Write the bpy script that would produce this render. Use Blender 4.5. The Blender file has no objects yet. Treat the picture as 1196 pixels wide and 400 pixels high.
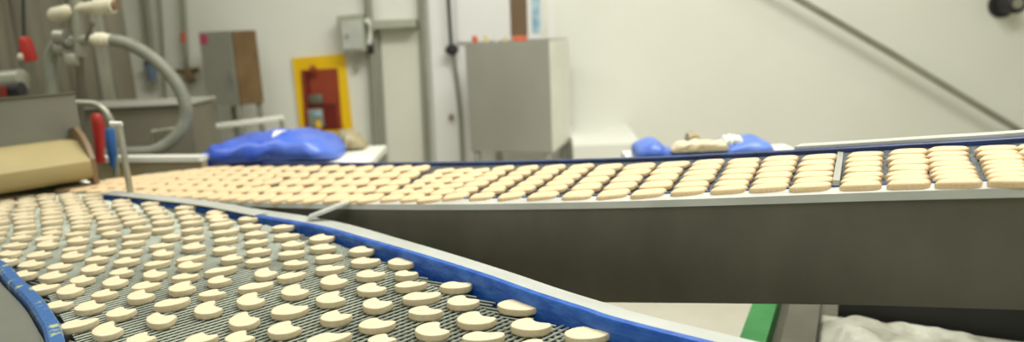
import bpy, bmesh, math, random
from mathutils import Vector, Matrix
random.seed(7)
S = bpy.context.scene
C = S.collection
R = math.radians

# ------------------------------------------------------------------ camera, world, lights, exposure
FPX, PITCH, ROLL, CZ = 797.3, R(12.0), R(2.5), 1.317
cam = bpy.data.cameras.new('camera'); cam.sensor_fit = 'HORIZONTAL'; cam.sensor_width = 36.0
cam.lens = FPX * 36.0 / 1196.0
cam.clip_start = 0.02; cam.clip_end = 60
cam.dof.use_dof = True; cam.dof.focus_distance = 1.02; cam.dof.aperture_fstop = 2.3
co = bpy.data.objects.new('camera', cam); C.objects.link(co)
fw = Vector((0, math.cos(PITCH), -math.sin(PITCH))); up0 = Vector((0, math.sin(PITCH), math.cos(PITCH))); rt0 = Vector((1, 0, 0))
rt = rt0 * math.cos(ROLL) - up0 * math.sin(ROLL)
up = rt0 * math.sin(ROLL) + up0 * math.cos(ROLL)
co.matrix_world = Matrix(((rt.x, up.x, -fw.x, 0), (rt.y, up.y, -fw.y, 0), (rt.z, up.z, -fw.z, CZ), (0, 0, 0, 1)))
S.camera = co

w = bpy.data.worlds.new('room_air'); S.world = w; w.use_nodes = True
w.node_tree.nodes['Background'].inputs[0].default_value = (0.97, 0.99, 0.92, 1)
w.node_tree.nodes['Background'].inputs[1].default_value = 0.40

def area(name, loc, sx, sy, power, col=(1.0, 0.99, 0.945), rot=(0, 0, 0)):
    l = bpy.data.lights.new(name, 'AREA'); l.shape = 'RECTANGLE'; l.size = sx; l.size_y = sy; l.energy = power; l.color = col
    o = bpy.data.objects.new(name, l); C.objects.link(o); o.location = loc; o.rotation_euler = rot
    return o
area('unseen_ceiling_light', (0.9, 1.7, 3.5), 2.6, 0.9, 92)  # unseen area lights, assumed at the ceiling to light the room
area('unseen_ceiling_light', (-2.4, 2.2, 3.5), 2.2, 0.6, 24)
area('unseen_ceiling_light', (1.2, 3.2, 3.5), 2.4, 0.5, 12)
area('unseen_ceiling_light', (-0.6, -0.8, 3.5), 2.4, 0.9, 40)

S.view_settings.view_transform = 'Standard'; S.view_settings.look = 'None'
S.view_settings.gamma = 1; S.view_settings.use_curve_mapping = False
S.view_settings.exposure = 0.45

# ------------------------------------------------------------------ helpers
def ray(x, y):
    d = fw + rt * ((x - 598) / FPX) + up * ((200 - y) / FPX)
    return d
O0 = Vector((0, 0, CZ))
def at(x, y, z=0.9):
    d = ray(x, y); return O0 + d * ((z - CZ) / d.z)
def atY(x, y, Y):
    d = ray(x, y); return O0 + d * (Y / d.y)
RD = Vector((0.865, -0.502, 0)); RQ = Vector((0.502, 0.865, 0)); RP = Vector((-1.15, 1.95, 0.9))
def ramp_z(x, y):
    """height of the ramp belt: rises to the right and is banked slightly up towards its far edge"""
    q = max(0.0, (x - RP.x) * RD.x + (y - RP.y) * RD.y); t = max(0.0, (x - RP.x) * RQ.x + (y - RP.y) * RQ.y)
    return 0.9 + 0.0457 * q * q + 0.08 * t * min(1.0, q / 0.5)
def ramp_n(x, y):
    e = 0.01
    return Vector((-(ramp_z(x + e, y) - ramp_z(x - e, y)) / (2 * e), -(ramp_z(x, y + e) - ramp_z(x, y - e)) / (2 * e), 1)).normalized()
def atR(x, y, dz=0.0):
    d = ray(x, y); t = 0.4
    while True:
        p = O0 + d * t
        if p.z < ramp_z(p.x, p.y) + dz or t > 4: break
        t += 0.02
    lo, hi = t - 0.02, t
    for _ in range(30):
        m = (lo + hi) / 2; p = O0 + d * m
        if p.z > ramp_z(p.x, p.y) + dz: lo = m
        else: hi = m
    return O0 + d * hi

def srgb(r, g, b):
    f = lambda c: (c / 255 / 12.92) if c / 255 <= 0.04045 else ((c / 255 + 0.055) / 1.055) ** 2.4
    return (f(r), f(g), f(b), 1)
def mat(name, c1, c2=None, rough=0.5, metal=0.0, scale=8.0, stretch=(1, 1, 1), bump=0.0, bscale=None, detail=4.0, lo=0.35, hi=0.65, sss=0.0, coat=0.0):
    m = bpy.data.materials.new(name); m.use_nodes = True
    nt = m.node_tree; b = nt.nodes['Principled BSDF']
    b.inputs['Roughness'].default_value = rough; b.inputs['Metallic'].default_value = metal
    if coat: b.inputs['Coat Weight'].default_value = coat
    tc = nt.nodes.new('ShaderNodeTexCoord'); mp = nt.nodes.new('ShaderNodeMapping'); mp.inputs['Scale'].default_value = stretch
    nt.links.new(tc.outputs['Object'], mp.inputs['Vector'])
    no = nt.nodes.new('ShaderNodeTexNoise'); no.inputs['Scale'].default_value = scale; no.inputs['Detail'].default_value = detail
    nt.links.new(mp.outputs['Vector'], no.inputs['Vector'])
    rp = nt.nodes.new('ShaderNodeValToRGB'); rp.color_ramp.elements[0].position = lo; rp.color_ramp.elements[1].position = hi
    rp.color_ramp.elements[0].color = srgb(*c1); rp.color_ramp.elements[1].color = srgb(*(c2 or c1))
    nt.links.new(no.outputs['Fac'], rp.inputs['Fac']); nt.links.new(rp.outputs['Color'], b.inputs['Base Color'])
    if sss:
        b.inputs['Subsurface Weight'].default_value = sss; b.inputs['Subsurface Radius'].default_value = (0.006, 0.004, 0.002); b.inputs['Subsurface Scale'].default_value = 1
    if bump:
        n2 = nt.nodes.new('ShaderNodeTexNoise'); n2.inputs['Scale'].default_value = bscale or scale; n2.inputs['Detail'].default_value = 5
        nt.links.new(mp.outputs['Vector'], n2.inputs['Vector'])
        bp = nt.nodes.new('ShaderNodeBump'); bp.inputs['Strength'].default_value = bump; bp.inputs['Distance'].default_value = 0.01
        nt.links.new(n2.outputs['Fac'], bp.inputs['Height']); nt.links.new(bp.outputs['Normal'], b.inputs['Normal'])
    return m
M = {}
M['wall'] = mat('white_wall_panel', (225, 226, 214), (230, 231, 220), 0.55, scale=1.2)
M['floor'] = mat('pale_floor', (184, 180, 162), (196, 192, 175), 0.35, scale=3)
M['ceil'] = mat('ceiling_white', (225, 225, 215), None, 0.8)
M['board'] = mat('white_board', (232, 232, 228), (236, 236, 232), 0.35, scale=2)
M['panelwhite'] = mat('door_white', (214, 215, 198), (220, 221, 205), 0.45, scale=2)
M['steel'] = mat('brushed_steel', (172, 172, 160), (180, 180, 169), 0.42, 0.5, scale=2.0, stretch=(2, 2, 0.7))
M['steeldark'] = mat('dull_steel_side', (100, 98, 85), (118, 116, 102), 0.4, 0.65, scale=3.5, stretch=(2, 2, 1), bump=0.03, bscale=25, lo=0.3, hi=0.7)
M['steelbright'] = mat('pale_steel', (206, 209, 201), (192, 195, 187), 0.35, 0.3, scale=9)
M['tank'] = mat('tank_steel', (112, 108, 94), (138, 134, 118), 0.5, 0.5, scale=2.2, stretch=(5, 5, 0.6))
M['hopper'] = mat('hopper_steel', (112, 108, 94), (128, 124, 108), 0.5, 0.5, scale=3)
M['plate'] = mat('grey_plate', (112, 114, 104), (124, 125, 114), 0.5, 0.45, scale=4)
M['wire'] = mat('belt_wire', (180, 186, 170), (150, 156, 142), 0.38, 0.45, scale=12)
M['pan'] = mat('belt_pan', (34, 42, 41), (46, 54, 51), 0.4, 0.35, scale=6)
M['rearbelt'] = mat('ramp_belt', (58, 68, 76), (120, 128, 122), 0.5, 0.3, scale=150, lo=0.45, hi=0.75)
M['blue'] = mat('blue_guide_plastic', (24, 76, 160), (52, 104, 180), 0.32, 0, scale=30, stretch=(1, 1, 2.5), bump=0.25, bscale=60, lo=0.4, hi=0.7)
M['blueworn'] = mat('worn_blue_plastic', (48, 92, 146), (166, 174, 122), 0.45, 0, scale=42, bump=0.3, bscale=70, lo=0.56, hi=0.66)
M['navy'] = mat('navy_guide', (26, 42, 80), (38, 60, 108), 0.4, 0, scale=20)
M['raw'] = mat('pale_dough', (208, 192, 157), (217, 203, 170), 0.6, 0, scale=45, bump=0.18, bscale=260, sss=0.0)
M['gold'] = mat('golden_crumb', (219, 187, 140), (231, 207, 167), 0.6, 0, scale=60, bump=0.3, bscale=300)
M['cream'] = mat('cream_block', (158, 143, 98), (168, 153, 108), 0.55, 0, scale=5)
M['bag'] = mat('blue_film', (50, 84, 190), (86, 118, 212), 0.3, 0, scale=7, bump=0.5, bscale=14)
M['bagpale'] = mat('pale_blue_film', (66, 100, 190), (96, 128, 206), 0.35, 0, scale=9, bump=0.4, bscale=16)
M['whiteplastic'] = mat('white_plastic', (232, 232, 220), (222, 222, 208), 0.4, 0, scale=5)
M['yellow'] = mat('yellow_board', (238, 192, 12), (244, 202, 24), 0.45, 0, scale=3)
M['redp'] = mat('red_panel', (140, 56, 30), (152, 64, 38), 0.5, 0, scale=6)
M['darkred'] = mat('dark_red', (96, 26, 16), (116, 32, 20), 0.5, 0, scale=6)
M['red'] = mat('red_plastic', (158, 38, 30), None, 0.4)
M['pink'] = mat('pink_sticker', (206, 74, 112), None, 0.5)
M['brown'] = mat('brown_strip', (120, 98, 70), (110, 88, 62), 0.5, 0, scale=6)
M['rust'] = mat('brown_steel', (138, 116, 80), (116, 88, 62), 0.45, 0.25, scale=4)
M['orange'] = mat('orange_plastic', (206, 96, 52), None, 0.45)
M['tool'] = mat('pale_yellow', (222, 208, 150), None, 0.5)
M['hose'] = mat('grey_hose', (118, 120, 108), (130, 132, 118), 0.5, 0, scale=20)
M['pipe'] = mat('pipe_steel', (150, 150, 136), (166, 166, 150), 0.4, 0.6, scale=6)
M['conduit'] = mat('grey_conduit', (150, 152, 136), (142, 144, 128), 0.5, 0.2, scale=6)
M['creamp'] = mat('cream_fitting', (212, 207, 180), (190, 186, 160), 0.5, 0, scale=15)
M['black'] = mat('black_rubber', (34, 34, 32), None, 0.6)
M['green'] = mat('green_paint', (38, 112, 52), (52, 126, 64), 0.45, 0, scale=15)
M['ice'] = mat('crumpled_sheet', (140, 140, 124), (182, 182, 166), 0.35, 0, scale=14, bump=0.6, bscale=26)
M['specks'] = mat('dark_crumb', (92, 72, 42), None, 0.7)
M['bluegrey'] = mat('blue_grey_plastic', (104, 122, 140), None, 0.5)
M['bluep'] = mat('blue_plastic', (36, 84, 140), None, 0.4)
M['bluepaper'] = mat('blue_paper', (120, 170, 196), (186, 208, 216), 0.5, 0, scale=14)
M['tan'] = mat('tan_board', (154, 142, 108), (166, 154, 120), 0.55, 0, scale=4)
M['ashbox'] = mat('grey_enclosure', (166, 168, 150), (174, 176, 158), 0.45, 0.2, scale=4)

def tag(o, label=None, cat=None, group=None, kind=None):
    if label: o['label'] = label
    if cat: o['category'] = cat
    if group: o['group'] = group
    if kind: o['kind'] = kind
    return o
def thing(name, loc, label, cat, group=None):
    o = bpy.data.objects.new(name, None); C.objects.link(o); o.location = loc; o.empty_display_size = 0.05
    return tag(o, label, cat, group)
def obj(name, bm, m, parent=None, smooth=True, angle=35):
    bmesh.ops.recalc_face_normals(bm, faces=bm.faces)
    me = bpy.data.meshes.new(name); bm.to_mesh(me); bm.free()
    me.materials.append(M[m] if isinstance(m, str) else m)
    if smooth:
        me.polygons.foreach_set('use_smooth', [True] * len(me.polygons))
        me.set_sharp_from_angle(angle=R(angle))
    o = bpy.data.objects.new(name, me); C.objects.link(o)
    if parent:
        o.parent = parent
        l = Vector(); p = parent
        while p: l += p.location; p = p.parent
        for v in me.vertices: v.co -= l
    return o
def recenter(o):
    """top-level single meshes get their origin at the base of the object"""
    me = o.data
    xs = [v.co for v in me.vertices]
    c = Vector((sum(v.x for v in xs) / len(xs), sum(v.y for v in xs) / len(xs), min(v.z for v in xs)))
    for v in me.vertices: v.co -= c
    o.location = c
    return o
def box(bm, c, s, rz=0.0, bev=0.0, rot=None):
    m = Matrix.Translation(Vector(c)) @ (rot.to_4x4() if rot else Matrix.Rotation(rz, 4, 'Z')) @ Matrix.Diagonal((s[0], s[1], s[2], 1))
    r = bmesh.ops.create_cube(bm, size=1, matrix=m)
    if bev:
        vs = set(r['verts']); es = [e for e in bm.edges if e.verts[0] in vs and e.verts[1] in vs]
        bmesh.ops.bevel(bm, geom=es, offset=bev, segments=2, profile=0.5, affect='EDGES')
def tube(bm, pts, r, n=10, cap=True):
    pts = [Vector(p) for p in pts]
    rs = r if isinstance(r, (list, tuple)) else [r] * len(pts)
    rings = []; prev = None
    for i, p in enumerate(pts):
        t = (pts[min(i + 1, len(pts) - 1)] - pts[max(i - 1, 0)]).normalized()
        if prev is None:
            a = Vector((0, 0, 1)) if abs(t.z) < 0.9 else Vector((1, 0, 0))
            u = t.cross(a).normalized()
        else: u = (prev - t * prev.dot(t)).normalized()
        prev = u; v = t.cross(u)
        rings.append([bm.verts.new(p + (u * math.cos(2 * math.pi * k / n) + v * math.sin(2 * math.pi * k / n)) * rs[i]) for k in range(n)])
    for a, b in zip(rings, rings[1:]):
        for k in range(n): bm.faces.new((a[k], a[(k + 1) % n], b[(k + 1) % n], b[k]))
    if cap: bm.faces.new(rings[0][::-1]); bm.faces.new(rings[-1])
def smoothpath(pts, sub=8):
    pts = [Vector(p) for p in pts]; out = []
    P = [pts[0] * 2 - pts[1]] + pts + [pts[-1] * 2 - pts[-2]]
    for i in range(1, len(P) - 2):
        a, b, c, d = P[i - 1:i + 3]
        for k in range(sub):
            t = k / sub
            out.append(0.5 * ((2 * b) + (c - a) * t + (2 * a - 5 * b + 4 * c - d) * t * t + (3 * b - a - 3 * c + d) * t ** 3))
    out.append(pts[-1]); return out
def sweep(bm, path, side, profile, wfun=None, zfun=None):
    """profile [(outward, z)...] closed loop carried along path; side=+1 puts outward on the left of travel"""
    rings = []
    n = len(path)
    for i, p in enumerate(path):
        t = path[min(i + 1, n - 1)] - path[max(i - 1, 0)]; t.z = 0; t.normalize()
        o = Vector((-t.y, t.x, 0)) * side
        k = wfun(i / (n - 1)) if wfun else 1.0
        kz = zfun(p) if zfun else 1.0
        rings.append([bm.verts.new(p + o * (a * k) + Vector((0, 0, z * kz if z > 0 else z))) for a, z in profile])
    m = len(profile)
    for a, b in zip(rings, rings[1:]):
        for k in range(m): bm.faces.new((a[k], a[(k + 1) % m], b[(k + 1) % m], b[k]))
    bm.faces.new(rings[0][::-1]); bm.faces.new(rings[-1])
def prism(bm, outline, z0, z1):
    lo = [bm.verts.new((p[0], p[1], z0)) for p in outline]; hi = [bm.verts.new((p[0], p[1], z1)) for p in outline]
    n = len(outline)
    for k in range(n): bm.faces.new((lo[k], lo[(k + 1) % n], hi[(k + 1) % n], hi[k]))
    bm.faces.new(lo[::-1]); bm.faces.new(hi)
def slab(bm, quad, thick):
    """solid from four front corners pushed back by the vector thick"""
    a = [bm.verts.new(Vector(p)) for p in quad]; b = [bm.verts.new(Vector(p) + Vector(thick)) for p in quad]
    for k in range(4): bm.faces.new((a[k], a[(k + 1) % 4], b[(k + 1) % 4], b[k]))
    bm.faces.new(a); bm.faces.new(b[::-1])
def NB(): return bmesh.new()

# ------------------------------------------------------------------ room shell
WY = 4.5
def struct(name, c, s, m):
    b = NB(); box(b, c, s); o = obj(name, b, m, smooth=False); o['kind'] = 'structure'; return o
struct('floor', (0, 0.75, -0.05), (10.4, 7.9, 0.1), 'floor')
struct('wall_back', (0, WY + 0.05, 1.9), (10.4, 0.1, 3.8), 'wall')
struct('wall_left', (-5.15, 0.75, 1.9), (0.1, 7.4, 3.8), 'wall')
struct('wall_right', (5.15, 0.75, 1.9), (0.1, 7.4, 3.8), 'wall')
struct('wall_front', (0, -3.0, 1.9), (10.2, 0.1, 3.8), 'wall')
struct('ceiling', (0, 0.75, 3.85), (10.4, 7.9, 0.1), 'ceil')

# white panel strip of the wall beside the steel cabinet
b = NB(); slab(b, [atY(497, -60, WY - 0.03), atY(644, -60, WY - 0.03), atY(660, 330, WY - 0.03), atY(517, 330, WY - 0.03)], (0, 0.03, 0))
tag(obj('trim_1', b, 'board', smooth=False), kind='structure')
# low white plinth at the foot of the wall beside the bin
k0 = atY(668, 186, WY - 0.3); k1 = atY(742, 186, WY - 0.3)
b = NB(); zt0 = atY(690, 152, WY - 0.15).z; zf0 = atY(690, 170, WY - 0.4).z
sweep(b, [Vector((k0.x, WY, 0)), Vector((k1.x, WY, 0))], -1, [(0, 0), (0.40, 0), (0.40, zf0), (0.36, zf0 + 0.03), (0.10, zt0), (0, zt0)])
tag(obj('trim_2', b, 'wall'), kind='structure')

# ------------------------------------------------------------------ front conveyor
O_px = [(120, 232), (190, 240.5), (240, 247), (300, 259), (340, 267.5), (380, 277.5), (440, 298), (500, 319), (561, 342), (620, 365), (680, 386), (730, 403)]
Opath = [at(*p) for p in O_px] + [Vector((0.33, 0.68, 0.9)), Vector((0.46, 0.54, 0.9)), Vector((0.56, 0.42, 0.9))]
I_px = [(5, 313), (25, 332), (50, 356), (65, 377), (75, 397)]
Ipath = [Vector((-1.80, 1.84, 0.9)), Vector((-1.45, 1.58, 0.9)), Vector((-1.18, 1.38, 0.9))] + [at(*p) for p in I_px] + [Vector((-0.55, 0.77, 0.9)), Vector((-0.44, 0.60, 0.9)), Vector((-0.35, 0.42, 0.9))]
Os = smoothpath(Opath, 6); Is = smoothpath(Ipath, 6)
outline = [(p.x, p.y) for p in Is] + [(p.x, p.y) for p in reversed(Os)] + [(-1.28, 2.12), (-1.62, 2.40), (-2.10, 2.08)]
def inside(x, y, poly=outline):
    r = False; j = len(poly) - 1
    for i in range(len(poly)):
        xi, yi = poly[i]; xj, yj = poly[j]
        if (yi > y) != (yj > y) and x < (xj - xi) * (y - yi) / (yj - yi) + xi: r = not r
        j = i
    return r
conv = thing('curved_conveyor', (-0.5, 1.2, 0), 'curved steel mesh conveyor in the foreground with blue edge guides', 'conveyor')
b = NB(); prism(b, outline, 0.868, 0.888); obj('belt_pan', b, 'pan', conv, smooth=False)
def wire_family(bm, ang, pitch, z, r, half=2.6, curve=0.0):
    d = Vector((math.cos(ang), math.sin(ang), 0)); n = Vector((-d.y, d.x, 0)); c0 = Vector((-0.6, 1.3, 0))
    k = int(2.2 / pitch)
    for i in range(-k, k + 1):
        run = []
        steps = 130
        for j in range(steps + 1):
            t = -half + 2 * half * j / steps
            p = c0 + n * (i * pitch) + d * t
            ins = inside(p.x, p.y)
            if ins: run.append(p)
            if (not ins or j == steps) and run:
                if len(run) > 1:
                    a, e = run[0], run[-1]
                    tube(bm, [(a.x, a.y, z), (e.x, e.y, z)], r, 5)
                run = []
b = NB(); wire_family(b, R(41), 0.0105, 0.8972, 0.0017); wire_family(b, R(-27), 0.0105, 0.8945, 0.0016)
obj('mesh_belt', b, 'wire', conv)
def rail_h(p): return 0.28 + 0.72 * min(1, max(0, (p.x + 0.75) / 0.70))
bl = NB(); sweep(bl, Os, 1, [(0.0, -0.012), (0.0, 0.024), (0.003, 0.029), (0.011, 0.030), (0.015, 0.027), (0.015, -0.012)], None, rail_h); obj('guide_rail', bl, 'blue', conv)['label'] = 'bright blue outer guide rail'
fl = NB(); sweep(fl, Os, 1, [(0.0155, 0.019), (0.066, 0.016), (0.066, -0.06), (0.063, -0.06), (0.063, 0.013), (0.0155, 0.014)], lambda t: 0.55 + 0.45 * min(1, t / 0.25), rail_h); obj('rail_flange', fl, 'steelbright', conv)
bi = NB(); sweep(bi, Is, -1, [(0.0, -0.012), (0.0, 0.013), (0.003, 0.017), (0.018, 0.017), (0.022, 0.013), (0.022, -0.012)]); obj('guide_rail', bi, 'blueworn', conv)['label'] = 'worn blue inner guide rail'
pl = NB(); sweep(pl, Is, -1, [(0.026, -0.03), (0.026, 0.004), (0.40, 0.004), (0.40, -0.03)]); obj('side_plate', pl, 'plate', conv)
cv = NB(); sweep(cv, [p for p in Os if p.x < -0.58], 1, [(-0.005, 0.0138), (0.034, 0.0130), (0.034, 0.0152), (-0.005, 0.0160)]); obj('cover_strip', cv, 'steelbright', conv)
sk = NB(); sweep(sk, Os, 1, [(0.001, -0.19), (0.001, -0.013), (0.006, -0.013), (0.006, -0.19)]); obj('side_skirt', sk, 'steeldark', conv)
for (x, y) in ((-0.38, 1.22), (0.22, 0.66), (-1.2, 1.65), (-0.55, 0.66), (-1.55, 1.95)):
    b = NB(); box(b, (x, y, 0.434), (0.05, 0.05, 0.868), 0.7, 0.004); box(b, (x, y, 0.01), (0.1, 0.1, 0.02), 0.7, 0.003); obj('leg', b, 'steel', conv)

# ------------------------------------------------------------------ ramp conveyor behind
N_px = [(126, 224), (180, 228), (250, 232), (340, 234), (440, 234.5), (560, 233.8), (700, 231), (850, 226), (1000, 220), (1100, 216.5), (1196, 213)]
F_px = [(170, 202), (240, 196), (300, 194), (370, 194), (440, 194.5), (560, 193.5), (660, 191.5), (760, 189), (850, 185), (960, 180), (1080, 173.5), (1196, 167)]
Np = [atR(*p) for p in N_px]; Fp = [atR(*p) for p in F_px]
dN = (Np[-1] - Np[-2]).normalized(); dF = (Fp[-1] - Fp[-2]).normalized()
Np.append(Np[-1] + dN * 0.35); Fp.append(Fp[-1] + dN * 0.35)
Ns = smoothpath(Np, 6); Fs = smoothpath(Fp, 6)
def resample(path, n):
    L = [0]
    for a, c in zip(path, path[1:]): L.append(L[-1] + (c - a).length)
    out = []; j = 0
    for i in range(n):
        s = L[-1] * i / (n - 1)
        while j < len(L) - 2 and L[j + 1] < s: j += 1
        t = (s - L[j]) / max(1e-9, L[j + 1] - L[j]); out.append(path[j].lerp(path[j + 1], min(1, t)))
    return out
Ns = resample(Ns, 60); Fs = resample(Fs, 60)
ramp = thing('ramp_conveyor', (0, 1.2, 0), 'steel conveyor ramp rising to the right behind the curved belt', 'conveyor')
b = NB()
rows = []; K = 9
for a, c in zip(Ns, Fs):
    t_ = [a.lerp(c, k / K) for k in range(K + 1)]
    t_ = [a] + [Vector((p.x, p.y, ramp_z(p.x, p.y))) for p in t_[1:-1]] + [c]
    rows.append([b.verts.new(p) for p in t_] + [b.verts.new(p - Vector((0, 0, 0.02))) for p in reversed(t_)])
for p, q in zip(rows, rows[1:]):
    m = len(p)
    for k in range(m): b.faces.new((p[k], p[(k + 1) % m], q[(k + 1) % m], q[k]))
b.faces.new(rows[0][::-1]); b.faces.new(rows[-1])
obj('belt_surface', b, 'rearbelt', ramp)
b = NB(); sweep(b, Ns, -1, [(0, -0.02), (0, 0.003), (0.001, 0.006), (0.005, 0.006), (0.006, 0.003), (0.006, -0.02)]); obj('guide_rail', b, 'bluep', ramp)['label'] = 'thin blue guide along the near edge'
b = NB(); sweep(b, Ns, -1, [(0.0065, 0.004), (0.036, 0.0), (0.0365, -0.012), (0.034, -0.012), (0.0335, -0.004), (0.0065, 0.0)], lambda t: 0.6 + 0.4 * min(1, t / 0.45)); obj('rim_flange', b, 'steelbright', ramp)
# near side panel : bottom edge dropped below the rim
pn = NB(); rings = []
n = len(Ns)
for i, p in enumerate(Ns):
    t = Ns[min(i + 1, n - 1)] - Ns[max(i - 1, 0)]; t.z = 0; t.normalize(); o = Vector((t.y, -t.x, 0))
    k = 0.6 + 0.4 * min(1, i / (n - 1) / 0.45)
    q = p + o * 0.031 * k
    f = i / (n - 1)
    h = 0.215 + (0.155 - 0.215) * min(1, max(0, (f - 0.45) / 0.42))
    rings.append([pn.verts.new(q + Vector((0, 0, -0.005))), pn.verts.new(q + Vector((0, 0, -h))), pn.verts.new(q - o * 0.02 + Vector((0, 0, -h))), pn.verts.new(q - o * 0.02 + Vector((0, 0, -0.021)))])
for p, q in zip(rings, rings[1:]):
    for k in range(4): pn.faces.new((p[k], p[(k + 1) % 4], q[(k + 1) % 4], q[k]))
pn.faces.new(rings[0][::-1]); pn.faces.new(rings[-1])
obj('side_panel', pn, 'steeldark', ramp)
fi = next(i for i, p in enumerate(Fs) if p.x > atR(305, 194).x)
b = NB(); sweep(b, Fs[fi:], 1, [(0, -0.02), (0, 0.007), (0.002, 0.009), (0.012, 0.009), (0.014, 0.007), (0.014, -0.02)]); obj('guide_rail', b, 'navy', ramp)['label'] = 'dark navy guide along the far edge'
b = NB(); fj = next(i for i, p in enumerate(Fs) if p.x > atR(905, 182.5).x)
sweep(b, Fs[fj:], 1, [(0.0145, -0.06), (0.0145, 0.014), (0.05, 0.014), (0.05, 0.011), (0.018, 0.011), (0.018, -0.06)]); obj('rim_flange', b, 'steelbright', ramp)
a, c = atR(976, 222), atR(982, 178); d = (c - a)
b = NB(); box(b, (a + c) / 2 + Vector((0, 0, 0.004)), (d.length, 0.009, 0.008), math.atan2(d.y, d.x)); obj('cross_bar', b, 'steel', ramp)
for f in (10, 57):
    for P, sd in ((Ns, -0.012), (Fs, -0.02)):
        p = P[f]; t = P[f + 1] - P[f - 1]; t.z = 0; t.normalize()
        nrm = Vector((-t.y, t.x, 0)) * (1 if P is Ns else -1) * 0.03
        q = p + nrm
        if f == 57 and P is Ns: continue
        b = NB(); box(b, (q.x, q.y, (q.z - 0.02) / 2), (0.04, 0.04, q.z - 0.02), 0.5, 0.003); obj('leg', b, 'steel', ramp)
# strut between the two rims
a = at(366, 254, 0.917); c = atR(402, 240, 0.002)
b = NB(); d = c - a; m_ = (a + c) / 2
box(b, m_ + Vector((0, 0, 0.004)), (d.length + 0.02, 0.028, 0.006), rot=d.to_track_quat('X', 'Z').to_matrix(), bev=0.001)
st = obj('tie_bar', b, 'steelbright'); recenter(st)
tag(st, 'short flat steel bar joining the rims of the two conveyors', 'bar')

# ------------------------------------------------------------------ nuggets : shapes
TH = 0.0105
def nugget_mesh(name, phi, bite, width, seed, stretch=1.0, lumpy=0.03):
    rnd = random.Random(seed); N = 44; ph = [rnd.uniform(0, 6.28) for _ in range(4)]
    pts = []
    o_ = Vector((-0.28 * math.cos(phi), -0.28 * math.sin(phi))); bc = Vector((math.cos(phi), math.sin(phi))) * (1.0 + width - bite)
    for k in range(N):
        a = 2 * math.pi * k / N; dr = Vector((math.cos(a), math.sin(a)))
        bq = o_.dot(dr); r = -bq + math.sqrt(bq * bq - (o_.dot(o_) - 1))
        oc = o_ - bc; b2 = oc.dot(dr); disc = b2 * b2 - (oc.dot(oc) - width * width)
        if disc > 0:
            r2 = -b2 - math.sqrt(disc)
            if 0 < r2 < r: r = r2
        r *= 1 + lumpy * (math.sin(2 * a + ph[0]) + 0.6 * math.sin(3 * a + ph[1]) + 0.4 * math.sin(5 * a + ph[2]))
        pts.append(Vector(((o_.x + r * dr.x) * stretch, o_.y + r * dr.y)))
    for _ in range(1): pts = [(pts[k - 1] + pts[k] * 2 + pts[(k + 1) % N]) / 4 for k in range(N)]
    x0 = min(p.x for p in pts); x1 = max(p.x for p in pts); y0 = min(p.y for p in pts); y1 = max(p.y for p in pts)
    pts = [Vector(((p.x - (x0 + x1) / 2) / (x1 - x0), (p.y - (y0 + y1) / 2) / (y1 - y0))) for p in pts]
    cen = Vector((-math.cos(phi) * 0.13, -math.sin(phi) * 0.13))
    bm = NB(); layers = []
    for (s, z, j) in ((0.92, 0.0, 0.03), (0.97, 0.0020, 0.022), (0.995, 0.0050, 0.008), (0.99, 0.0082, 0.004), (0.96, 0.0096, 0.0), (0.88, 0.0101, 0.0), (0.5, 0.0103, 0.0)):
        layers.append([bm.verts.new((cen.x + (p.x - cen.x) * (s + rnd.uniform(-j, j)), cen.y + (p.y - cen.y) * (s + rnd.uniform(-j, j)), z + (rnd.uniform(0, j * 0.03) if z < 0.004 and z > 0 else 0))) for p in pts])
    for a, c in zip(layers, layers[1:]):
        for k in range(N): bm.faces.new((a[k], a[(k + 1) % N], c[(k + 1) % N], c[k]))
    bm.faces.new(layers[0][::-1])
    top = bm.verts.new((cen.x, cen.y, 0.0103))
    for k in range(N): bm.faces.new((layers[-1][k], layers[-1][(k + 1) % N], top))
    bmesh.ops.recalc_face_normals(bm, faces=bm.faces)
    me = bpy.data.meshes.new(name); bm.to_mesh(me); bm.free()
    me.polygons.foreach_set('use_smooth', [True] * len(me.polygons)); me.materials.append(M['raw'])
    return me
cres = [nugget_mesh('crescent_nugget', R(22 + d), 0.66, 0.74, s) for d, s in ((0, 1), (8, 2), (-6, 3), (14, 4), (4, 5))]
wide = [nugget_mesh('crescent_nugget', R(34 + d), 0.60, 0.76, s, 1.2) for d, s in ((0, 11), (10, 12), (-7, 13))]
flat = [nugget_mesh('crescent_nugget', R(62 + d), 0.44, 0.9, s, 1.3) for d, s in ((0, 21), (-16, 22))]
ORD = ['', 'first', 'second', 'third', 'fourth', 'fifth', 'sixth', 'seventh', 'eighth', 'ninth', 'tenth', 'eleventh', 'twelfth', 'thirteenth', 'fourteenth', 'fifteenth', 'sixteenth', 'seventeenth', 'eighteenth', 'nineteenth', 'twentieth']
TENS = {20: 'twenty', 30: 'thirty', 40: 'forty', 50: 'fifty'}
def ordn(n):
    if n <= 20: return ORD[n]
    t = n // 10 * 10
    return {30: 'thirtieth', 40: 'fortieth', 50: 'fiftieth'}[n] if n % 10 == 0 else TENS[t] + '-' + ORD[n % 10]

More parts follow.
